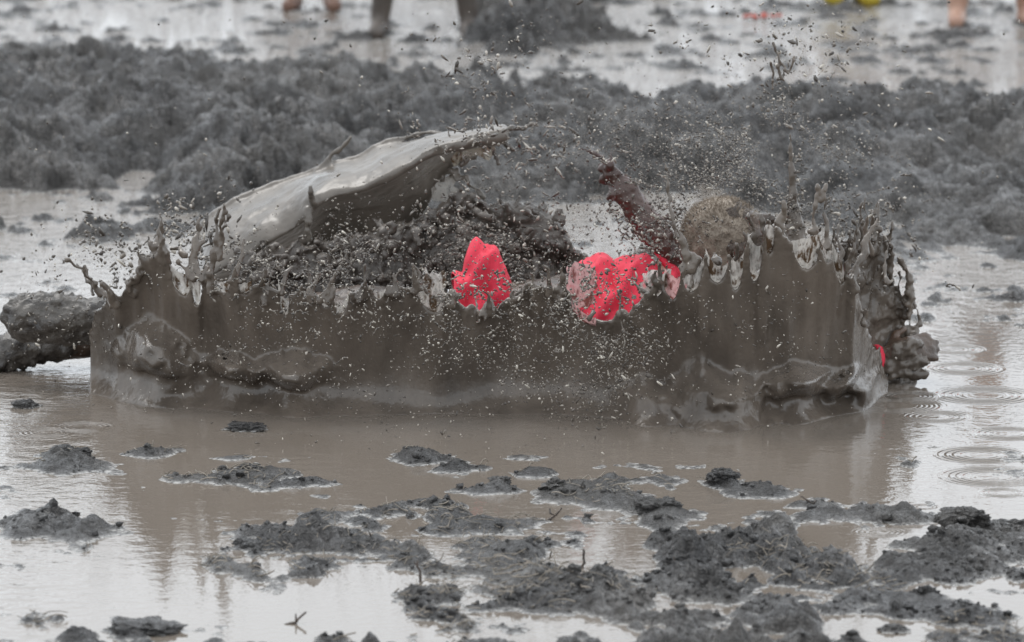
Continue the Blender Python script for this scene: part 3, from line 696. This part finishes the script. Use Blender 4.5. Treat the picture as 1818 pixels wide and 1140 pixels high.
def web(pts, Y, mat):
    V = [P(x, y, Y+.02*fr.normal()*.4) for x, y in pts]; c = np.mean(np.array(V), 0); V.append(tuple(c-np.array([0, .01, 0]))); n = len(pts)
    m = bpy.data.meshes.new('film'); m.from_pydata(V, [], [(k, (k+1) % n, n) for k in range(n)]); m.polygons.foreach_set('use_smooth', np.ones(n, bool)); link('film', m, mat, sail)
M['cream_film'] = mat_film('cream_film', (.72, .68, .58), (.16, .09, .04), .15)
web([(800, 282), (815, 262), (845, 252), (862, 250), (878, 252), (880, 268), (868, 286), (855, 276), (838, 278), (822, 290), (806, 296)], .95, M['cream_film'])
web([(768, 356), (766, 335), (778, 322), (800, 310), (812, 318), (805, 330), (820, 340), (838, 352), (800, 360)], .97, M['film'])

# ------------------------------------------------------------------ drops of mud in the air
ICO = bmesh.new(); bmesh.ops.create_icosphere(ICO, subdivisions=1, radius=1.); ICO.verts.ensure_lookup_table()
IV = np.array([v.co[:] for v in ICO.verts]); IF = np.array([[v.index for v in f.verts] for f in ICO.faces]); ICO.free()
dr = np.random.default_rng(21)
def drops(n, fpx, fpy, fY, rlo, rhi, stretch):
    """n drops: pixel and depth drawn by the three functions; long ones are worms of mud caught mid-air"""
    px, py, Y = fpx(n*2), fpy(n*2), fY(n*2); k = fbm(px*.013, py*.016, o=3, s=int(n)) + .35*dr.normal(size=len(px))*.6; k = np.argsort(-k)[:n]
    k = k[~((((px[k]-1295)/88)**2+((py[k]-405)/72)**2 < 1) & (Y[k] < .5) & (dr.random(len(k)) < .8))]      # the head itself stops most of the spray
    c = at_y(px[k], py[k], Y[k]); c = c[c[:, 2] > .004]; n = len(c)
    r = .88*rlo*(1.25*rhi/rlo)**(dr.random(n)**2.4); st = 1+stretch*dr.random(n)**3
    ax = dr.normal(size=(n, 3)); ax[:, 1] *= .5; ax /= np.linalg.norm(ax, axis=1, keepdims=True)
    sph = IV[None]*(1+.25*dr.normal(size=(n, len(IV), 1))); dot = (sph*ax[:, None]).sum(-1, keepdims=True)
    return (sph + dot*ax[:, None]*(st[:, None, None]-1))*r[:, None, None] + c[:, None]
U = lambda a, b: (lambda n: dr.uniform(a, b, n)); G_ = lambda m, s: (lambda n: dr.normal(m, s, n))
SPRAY = [drops(420, G_(1407, 11), G_(350, 60), U(-.02, .06), .0015, .0045, 2),
         drops(2600, G_(900, 190), G_(590, 90), U(-.55, -.22), .0010, .0030, 2),        # in front of the wall
         drops(1500, G_(560, 200), G_(600, 80), U(-.5, -.2), .0010, .0028, 2),
         drops(2400, G_(1065, 62), G_(610, 70), U(-.5, -.2), .0010, .0028, 3),
         drops(700, G_(1350, 130), G_(600, 90), U(-.5, -.2), .0010, .0028, 2),
         drops(5200, G_(1320, 125), G_(290, 75), U(.0, .9), .0011, .0028, 2),           # the cloud above the diver's head
         drops(1500, G_(1130, 110), G_(330, 80), U(.0, .9), .0011, .0030, 2.5),
         drops(1300, G_(1190, 45), G_(420, 35), U(.1, .7), .0016, .0042, 2.5),
         drops(450, G_(1530, 70), G_(440, 70), U(.0, .6), .0015, .0045, 3),
         drops(450, G_(1400, 120), G_(110, 55), U(.0, .9), .0015, .0050, 3),
         drops(2000, G_(800, 120), G_(430, 40), U(.45, .72), .0012, .0034, 3),            # before the far spray
         drops(900, G_(560, 110), G_(470, 30), U(-.1, .5), .0012, .0036, 4),
         drops(260, G_(360, 45), G_(385, 35), U(.3, .9), .0020, .0055, 4),
         drops(420, G_(230, 80), G_(480, 55), U(.0, .5), .0015, .0052, 3),
         drops(220, U(0, 200), G_(560, 60), U(.0, .3), .0012, .0036, 3),
         drops(420, G_(880, 80), G_(160, 80), U(.0, .9), .0015, .0042, 3),
         drops(500, G_(960, 90), G_(300, 60), U(.0, .9), .0012, .0040, 5),
         drops(420, U(0, 1818), U(-20, 400), U(.0, 1.), .0012, .0036, 2),
         drops(300, U(450, 1200), U(720, 850), U(-.8, -.4), .0010, .0026, 2),
         drops(60, G_(860, 30), G_(480, 30), U(.0, .15), .0016, .0036, 2),
         drops(150, G_(1100, 55), G_(510, 30), U(.0, .12), .0016, .0040, 3)]
def squiggles(n, fpx, fpy, fY, rlo, rhi):         # strings of drops that a thread of mud has just broken into
    out = []
    for k in range(n):
        p = at_y(fpx(1), fpy(1), fY(1))[0]; d = dr.normal(size=3)*np.array([1, .3, 1]); d /= np.linalg.norm(d); r = dr.uniform(rlo, rhi)
        for q in range(int(dr.integers(5, 15))):
            d = d+dr.normal(size=3)*.45; d /= np.linalg.norm(d); p = p+d*r*1.5; rr_ = r*dr.uniform(.6, 1.25)
            out.append(IV*(1+.2*dr.normal(size=(len(IV), 1)))*rr_ + p)
    return np.array(out)
SPRAY += [squiggles(90, G_(720, 150), G_(560, 45), U(-.32, -.16), .0014, .0026), squiggles(60, G_(520, 90), G_(500, 25), U(-.2, -.1), .0016, .0030), squiggles(70, G_(960, 110), G_(520, 40), U(-.3, -.14), .0016, .0032),
          squiggles(60, G_(1180, 70), G_(380, 60), U(.1, .6), .0018, .0034), squiggles(50, G_(880, 90), G_(250, 40), U(.2, .9), .0018, .0030), squiggles(50, G_(1500, 70), G_(400, 60), U(.0, .5), .0018, .0032), squiggles(40, G_(300, 60), G_(420, 40), U(.0, .5), .0018, .0034)]
DV = np.concatenate(SPRAY); nd = len(DV); DF = (IF[None]+(np.arange(nd)*len(IV))[:, None, None]).reshape(-1, 3)
tag(link('mud_drops', mesh_np('mud_drops', DV.reshape(-1, 3), DF), M['drop']), 'spray of small mud drops hanging in the air over the splash', 'mud drops', kind='stuff')
# loose curling threads of mud flung clear
THREADS = [('beaded thread of mud hanging above the flooded water', [(1372, 75, 1385, 110), (1385, 110, 1392, 150), (1385, 108, 1402, 130), (1368, 110, 1376, 160), (1398, 130, 1405, 105)]),
           ('broken thread of mud beside the muddy boots', [(120, 465, 150, 470), (150, 470, 178, 500), (178, 500, 190, 530)]),
           ('thin twisting thread of mud over the grey mud sheet', [(396, 420, 404, 395), (404, 395, 398, 375)])]
for q, (lb, segs) in enumerate(THREADS):
    th_ = Soup()
    for k, (x0, y0, x1, y1) in enumerate(segs): strand(P(x0, y0, .12), P(x1, y1, .12), .0040, .0034, .0045, th_, 1000+q*20+k, .35)
    tag(link('mud_thread', th_.melt('mud_thread', .0026, 1), M['splash']), lb, 'mud splash')

# ------------------------------------------------------------------ clods, straw and twigs on the near mud
def ground_z(x, y): return float(land_h(np.array([x]), np.array([y]))[0])
def clod(px, py, w, h, seed, label):
    c = at_z(px, py); bm_ = bmesh.new(); bmesh.ops.create_icosphere(bm_, subdivisions=5, radius=1.)
    V = np.array([v.co[:] for v in bm_.verts]); Fq = [[v.index for v in f.verts] for f in bm_.faces]; bm_.free(); s = K*(c[1]+CAM_D)
    n = fbm(V[:, 0]*1.4+seed, V[:, 1]*1.4, V[:, 2]*1.4, o=2, s=seed)*.5 + fbm(V[:, 0]*4+seed, V[:, 1]*4, V[:, 2]*4, o=3, s=seed+5)*.42 + fbm(V[:, 0]*13, V[:, 1]*13, V[:, 2]*13+seed, o=2, s=seed+9)*.10
    V = V*(1+n)[:, None]*np.array([w*s/2*1.3, w*s/2*1.2, h*s*.42]); z0 = max(ground_z(c[0], c[1]), 0)
    # clods lie half sunk in the mud or the puddle
    tag(link('mud_clod', mesh_np('mud_clod', V+np.array([c[0], c[1], z0+h*s*.02]), Fq), M['clod']), label, 'mud clod', 'clods of mud lying in the puddle')
for a in [(1168, 912, 62, 42, 1, 'tall crumbly mud clod at the corner of a low mud island'), (1282, 862, 44, 30, 2, 'small pointed mud clod alone in brown water'), (436, 762, 56, 26, 3, 'crumbly mud clod just before the base of the splash'),
          (140, 812, 34, 20, 4, 'dark mud clod on top of a flat grey mud island'), (45, 722, 36, 24, 5, 'conical mud clod near the muddy boots'), (1712, 945, 66, 40, 6, 'rounded mud clod on a mud bank beside rippling water'),
          (888, 868, 28, 16, 7, 'small mud clod on a thin straw-strewn islet'), (985, 872, 34, 26, 8, 'mud clod at the tip of a low grey mud island'), (445, 832, 30, 18, 9, 'mud clod at the end of a straw-covered islet'), (1215, 1018, 44, 28, 10, 'dark mud clod between a pale waterline and trampled mud'),
          (735, 800, 30, 18, 11, 'small mud clod with two straws in brown water'), (1640, 1060, 40, 26, 12, 'dark mud clod at the rim of a white puddle'), (1800, 935, 50, 26, 13, 'mud clod half hidden behind the mud bank'), (260, 1120, 90, 40, 14, 'broad dark mud clod at the edge of a still pool'), (1590, 1120, 36, 24, 15, 'mud clod beside a small white pool')]: clod(*a)
cr_ = np.random.default_rng(31)
CX = at_z(cr_.uniform(-60, 1880, 26000), 740+420*cr_.random(26000)); CH = land_h(CX[:, 0], CX[:, 1]); cd = fbm(CX[:, 0]*5, CX[:, 1]*4, o=3, s=98)
ok = (CH > .004) & (cd+.25*cr_.normal(size=len(CH)) > .10); CX = CX[ok][:1500]; CX[:, 2] = CH[ok][:1500]; nc = len(CX)
cr_r = .0022*(5)**(cr_.random(nc)**2.8); CV = IV[None]*(1+.28*cr_.normal(size=(nc, len(IV), 1)))*np.array([1.2, 1.2, .9])*cr_r[:, None, None] + (CX+np.stack([cr_r*0, cr_r*0, cr_r*.35], -1))[:, None]
cm = mesh_np('mud_crumbs', CV.reshape(-1, 3), (IF[None]+(np.arange(nc)*len(IV))[:, None, None]).reshape(-1, 3))
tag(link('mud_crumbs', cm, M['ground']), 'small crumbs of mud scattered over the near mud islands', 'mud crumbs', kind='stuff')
sv, sf = [], []
sr = np.random.default_rng(9); cnt = 0
SX = at_z(sr.uniform(-60, 1880, 9000), 760+390*sr.random(9000)**.8); SH = land_h(SX[:, 0], SX[:, 1]); dens = fbm(SX[:, 0]*3, SX[:, 1]*2, o=3, s=88)
for (x, y, _), h, dn_ in zip(SX, SH, dens):
    if h < .002 or h > .06 or dn_ < .12 or cnt > 900: continue
    cnt += 1; L = .012+.045*sr.random()**2; a = sr.uniform(0, math.pi); el_ = sr.uniform(-.1, .35); w = .0007+.0009*sr.random()
    d = np.array([math.cos(a)*math.cos(el_), math.sin(a)*math.cos(el_), math.sin(el_)]); bow = sr.normal()*.15*L; pv = np.array([-d[1], d[0], .3]); pv /= np.linalg.norm(pv)
    base = np.array([x, y, h+.003]); n0 = len(sv)
    for f in (0, .33, .66, 1.):
        p_ = base+d*L*(f-.3)+np.array([0, 0, bow*f*(1-f)*4]); sv += [p_-pv*w, p_+pv*w, p_+np.array([0, 0, w*1.6])]
    for k in range(3):
        for m_ in range(3): sf.append((n0+k*3+m_, n0+k*3+(m_+1) % 3, n0+k*3+3+(m_+1) % 3, n0+k*3+3+m_))
tag(link('straw', mesh_np('straw', sv, sf), M['straw']), 'bits of trampled pale straw strewn over the near mud', 'straw', kind='stuff')
def twig(px, py, dx, dy, label, seed, r=.003):
    g = at_z(px, py); z0 = max(ground_z(g[0], g[1]), 0)-.01; p0 = Vector((g[0], g[1], z0)); top = Vector(P(px+dx, py+dy, g[1]+.02)); q = Soup()
    rr = np.random.default_rng(seed); pts = [p0.lerp(top, k/5)+Vector(rr.normal(size=3))*.003 for k in range(6)]; q.tube(pts, [r*(1.3-.12*k) for k in range(6)], 7)
    q.tube([pts[3], pts[3]+Vector((rr.normal()*.015, 0, .018))], [r*.8, r*.5], 6)
    me_ = bpy.data.meshes.new('twig'); me_.from_pydata(np.concatenate(q.V).tolist(), [], q.F); tag(link('twig', me_, M['twig']), label, 'twig', 'twigs stuck in the mud')
for a in [(752, 1036, -12, -42, 'dark twig leaning out of the mud by a pale shallow pool', 1), (1040, 1010, -4, -36, 'thin twig standing in a streaked shallow', 2), (980, 925, -3, -22, 'stub of twig poking from a long mud island', 3),
          (1800-590, 1025, -18, -20, 'twig stuck between two dark clods', 4), (660, 972, -4, -20, 'short dark stub on straw-strewn mud', 5), (500, 1110, 40, -18, 'pale twig lying by the still pool', 6), (1445, 905, 1, -18, 'thin stem rising from a thin islet', 7)]: twig(*a)

# ------------------------------------------------------------------ people standing at the far side of the flood
def bystander(px, py, px2, face, trouser, top_c, label, boots=None, skin_leg=False):
    a = at_z(px, py); c = at_z(px2, py); mid = (a+c)/2; root = empty('person', tuple(float(q) for q in mid)); tag(root, label, 'person', 'people standing in the flooded field')
    q = Soup(); X0, Y0 = mid[0], mid[1]; sx = (c[0]-a[0])/2
    hip = Vector((X0, Y0, .92)); q.chain([hip, (X0, Y0, 1.15), (X0, Y0, 1.36)], [.15, .145, .15], 14)
    for s in (-1, 1):
        q.chain([(X0+s*.17, Y0, 1.42), (X0+s*.27, Y0+.02, 1.14), (X0+s*.24, Y0-.08, .92)], [.062, .048, .036], 10)
        hx, hy, hz = X0+s*.24, Y0-.09, .90
        q.ball((hx, hy, hz-.05), .045, (.5, .9, 1.1))
        for k in range(4): q.chain([(hx, hy-.03+k*.02, hz-.08), (hx-s*.008, hy-.03+k*.02, hz-.13), (hx-s*.02, hy-.028+k*.02, hz-.155-.008*(k in (1, 2)))], [.010, .0095, .008], 6)
        q.chain([(hx, hy-.04, hz-.03), (hx, hy-.07, hz-.08)], [.012, .010], 6)
    q.chain([(X0, Y0, 1.46), (X0, Y0-.01, 1.56)], [.07, .06], 10); q.ball((X0, Y0-.02, 1.67), .105, (.8, .95, 1.15)); q.ball((X0, Y0-.125*face, 1.655), .018, (.8, 1, 1.3)); q.ball((X0, Y0-.09*face, 1.60), .05, (1, .8, .7))
    for s in (-1, 1): q.ball((X0+s*.085, Y0-.02, 1.67), .028, (.4, .7, 1.1)); q.ball((X0+s*.034, Y0-.105*face, 1.685), .014)
    for s, f in ((-1, a), (1, c)):
        q.chain([(X0+s*.08, Y0, .9), ((X0+s*.08+f[0])/2, Y0-.02, .5), (f[0], f[1]+.02, .08)], [.095, .064, .046], 12)
        q.chain([(f[0], f[1]+.03, .03), (f[0]+s*.02, f[1]-.14, .02)], [.045, .036], 10)
    me_ = q.melt('body', .014, 3); cz = np.array([p.center[2] for p in me_.polygons]); cx = np.array([abs(p.center[0]-X0) for p in me_.polygons])
    me_.materials.append(M['bare']); me_.materials.append(trouser); me_.materials.append(top_c)
    mi = np.where(cz > 1.5, 0, np.where((cz > .95) & ((cx < .2) | (cz > 1.1)), 2, np.where(cx > .2, np.where(cz > .75, 0, 1), 1)))
    if skin_leg: mi = np.where((cz < .5), 0, mi)
    me_.polygons.foreach_set('material_index', mi.astype(np.int32)); body_ = link('body', me_, None, root)
    hq = Soup(); hq.ball((X0, Y0+.005, 1.70), .112, (.82, .92, 1.05)); link('hair', hq.melt('hair', .012, 1), M['dark_hair'], root)
    if boots:
        for s, f in ((-1, a), (1, c)):
            bq = Soup(); bq.tube([(f[0]-s*.012, f[1]+.02, .36), (f[0], f[1]+.02, .20), (f[0], f[1]+.02, .06)], [.078, .07, .062], 14); bq.chain([(f[0], f[1]+.03, .04), (f[0]+s*.02, f[1]-.15, .035)], [.062, .05], 12)
            link('boot', bq.melt('boot', .011, 2), boots, root)
M['bare'] = mat_plain('wet_skin', (.30, .17, .12), (.42, .26, .19), 8, .5)
M['dark_hair'] = mat_plain('dark_hair', (.02, .015, .012), (.05, .035, .025), 30, .6)
M['mud_trousers'] = mat_plain('muddy_trousers', (.055, .045, .038), (.11, .09, .075), 8, .6)
M['brown_trousers'] = mat_plain('brown_trousers', (.12, .065, .045), (.18, .10, .07), 8, .6)
M['grey_top'] = mat_plain('grey_top', (.16, .16, .17), (.24, .24, .25), 8, .8)
M['red_top'] = mat_plain('dull_red_top', (.42, .06, .04), (.5, .09, .06), 8, .8)
M['yellow'] = mat_plain('yellow_rubber', (.40, .30, .03), (.52, .40, .05), 6, .35, .1)
bystander(675, 62, 832, 1, M['mud_trousers'], M['grey_top'], 'person with muddy dark trousers standing legs apart beside a dark clump of mud')
bystander(1700, 42, 1822, 1, M['mud_trousers'], M['grey_top'], 'person with bare wet shins wading in the flooded field', None, True)
bystander(1484, 4, 1534, 1, M['brown_trousers'], M['red_top'], 'person in yellow rubber boots wading in the flooded field', M['yellow'])
bystander(522, 14, 588, 1, M['brown_trousers'], M['grey_top'], 'person in reddish-brown trousers standing in the flood')

# orange-red lump added beyond the bank for the reflection of red clothing
q = Soup(); c = at_z(1352, 36)
for k in range(7): q.ball((c[0]+.022*(k-3)+.01*fr.normal(), c[1]+.03*fr.normal(), .012+.012*fr.random()), .015, (1.2, 1.4, .6))
me = q.melt('red_reflection', .006, 1); roughen(me, [(40, .012, 3)], 5)
tag(link('red_reflection', me, mat_plain('reflection_red', (.30, .06, .045), (.45, .10, .07), 20, .7)), 'small orange-red lump added for the reflection of red clothing in the far water', 'reflection stand-in')
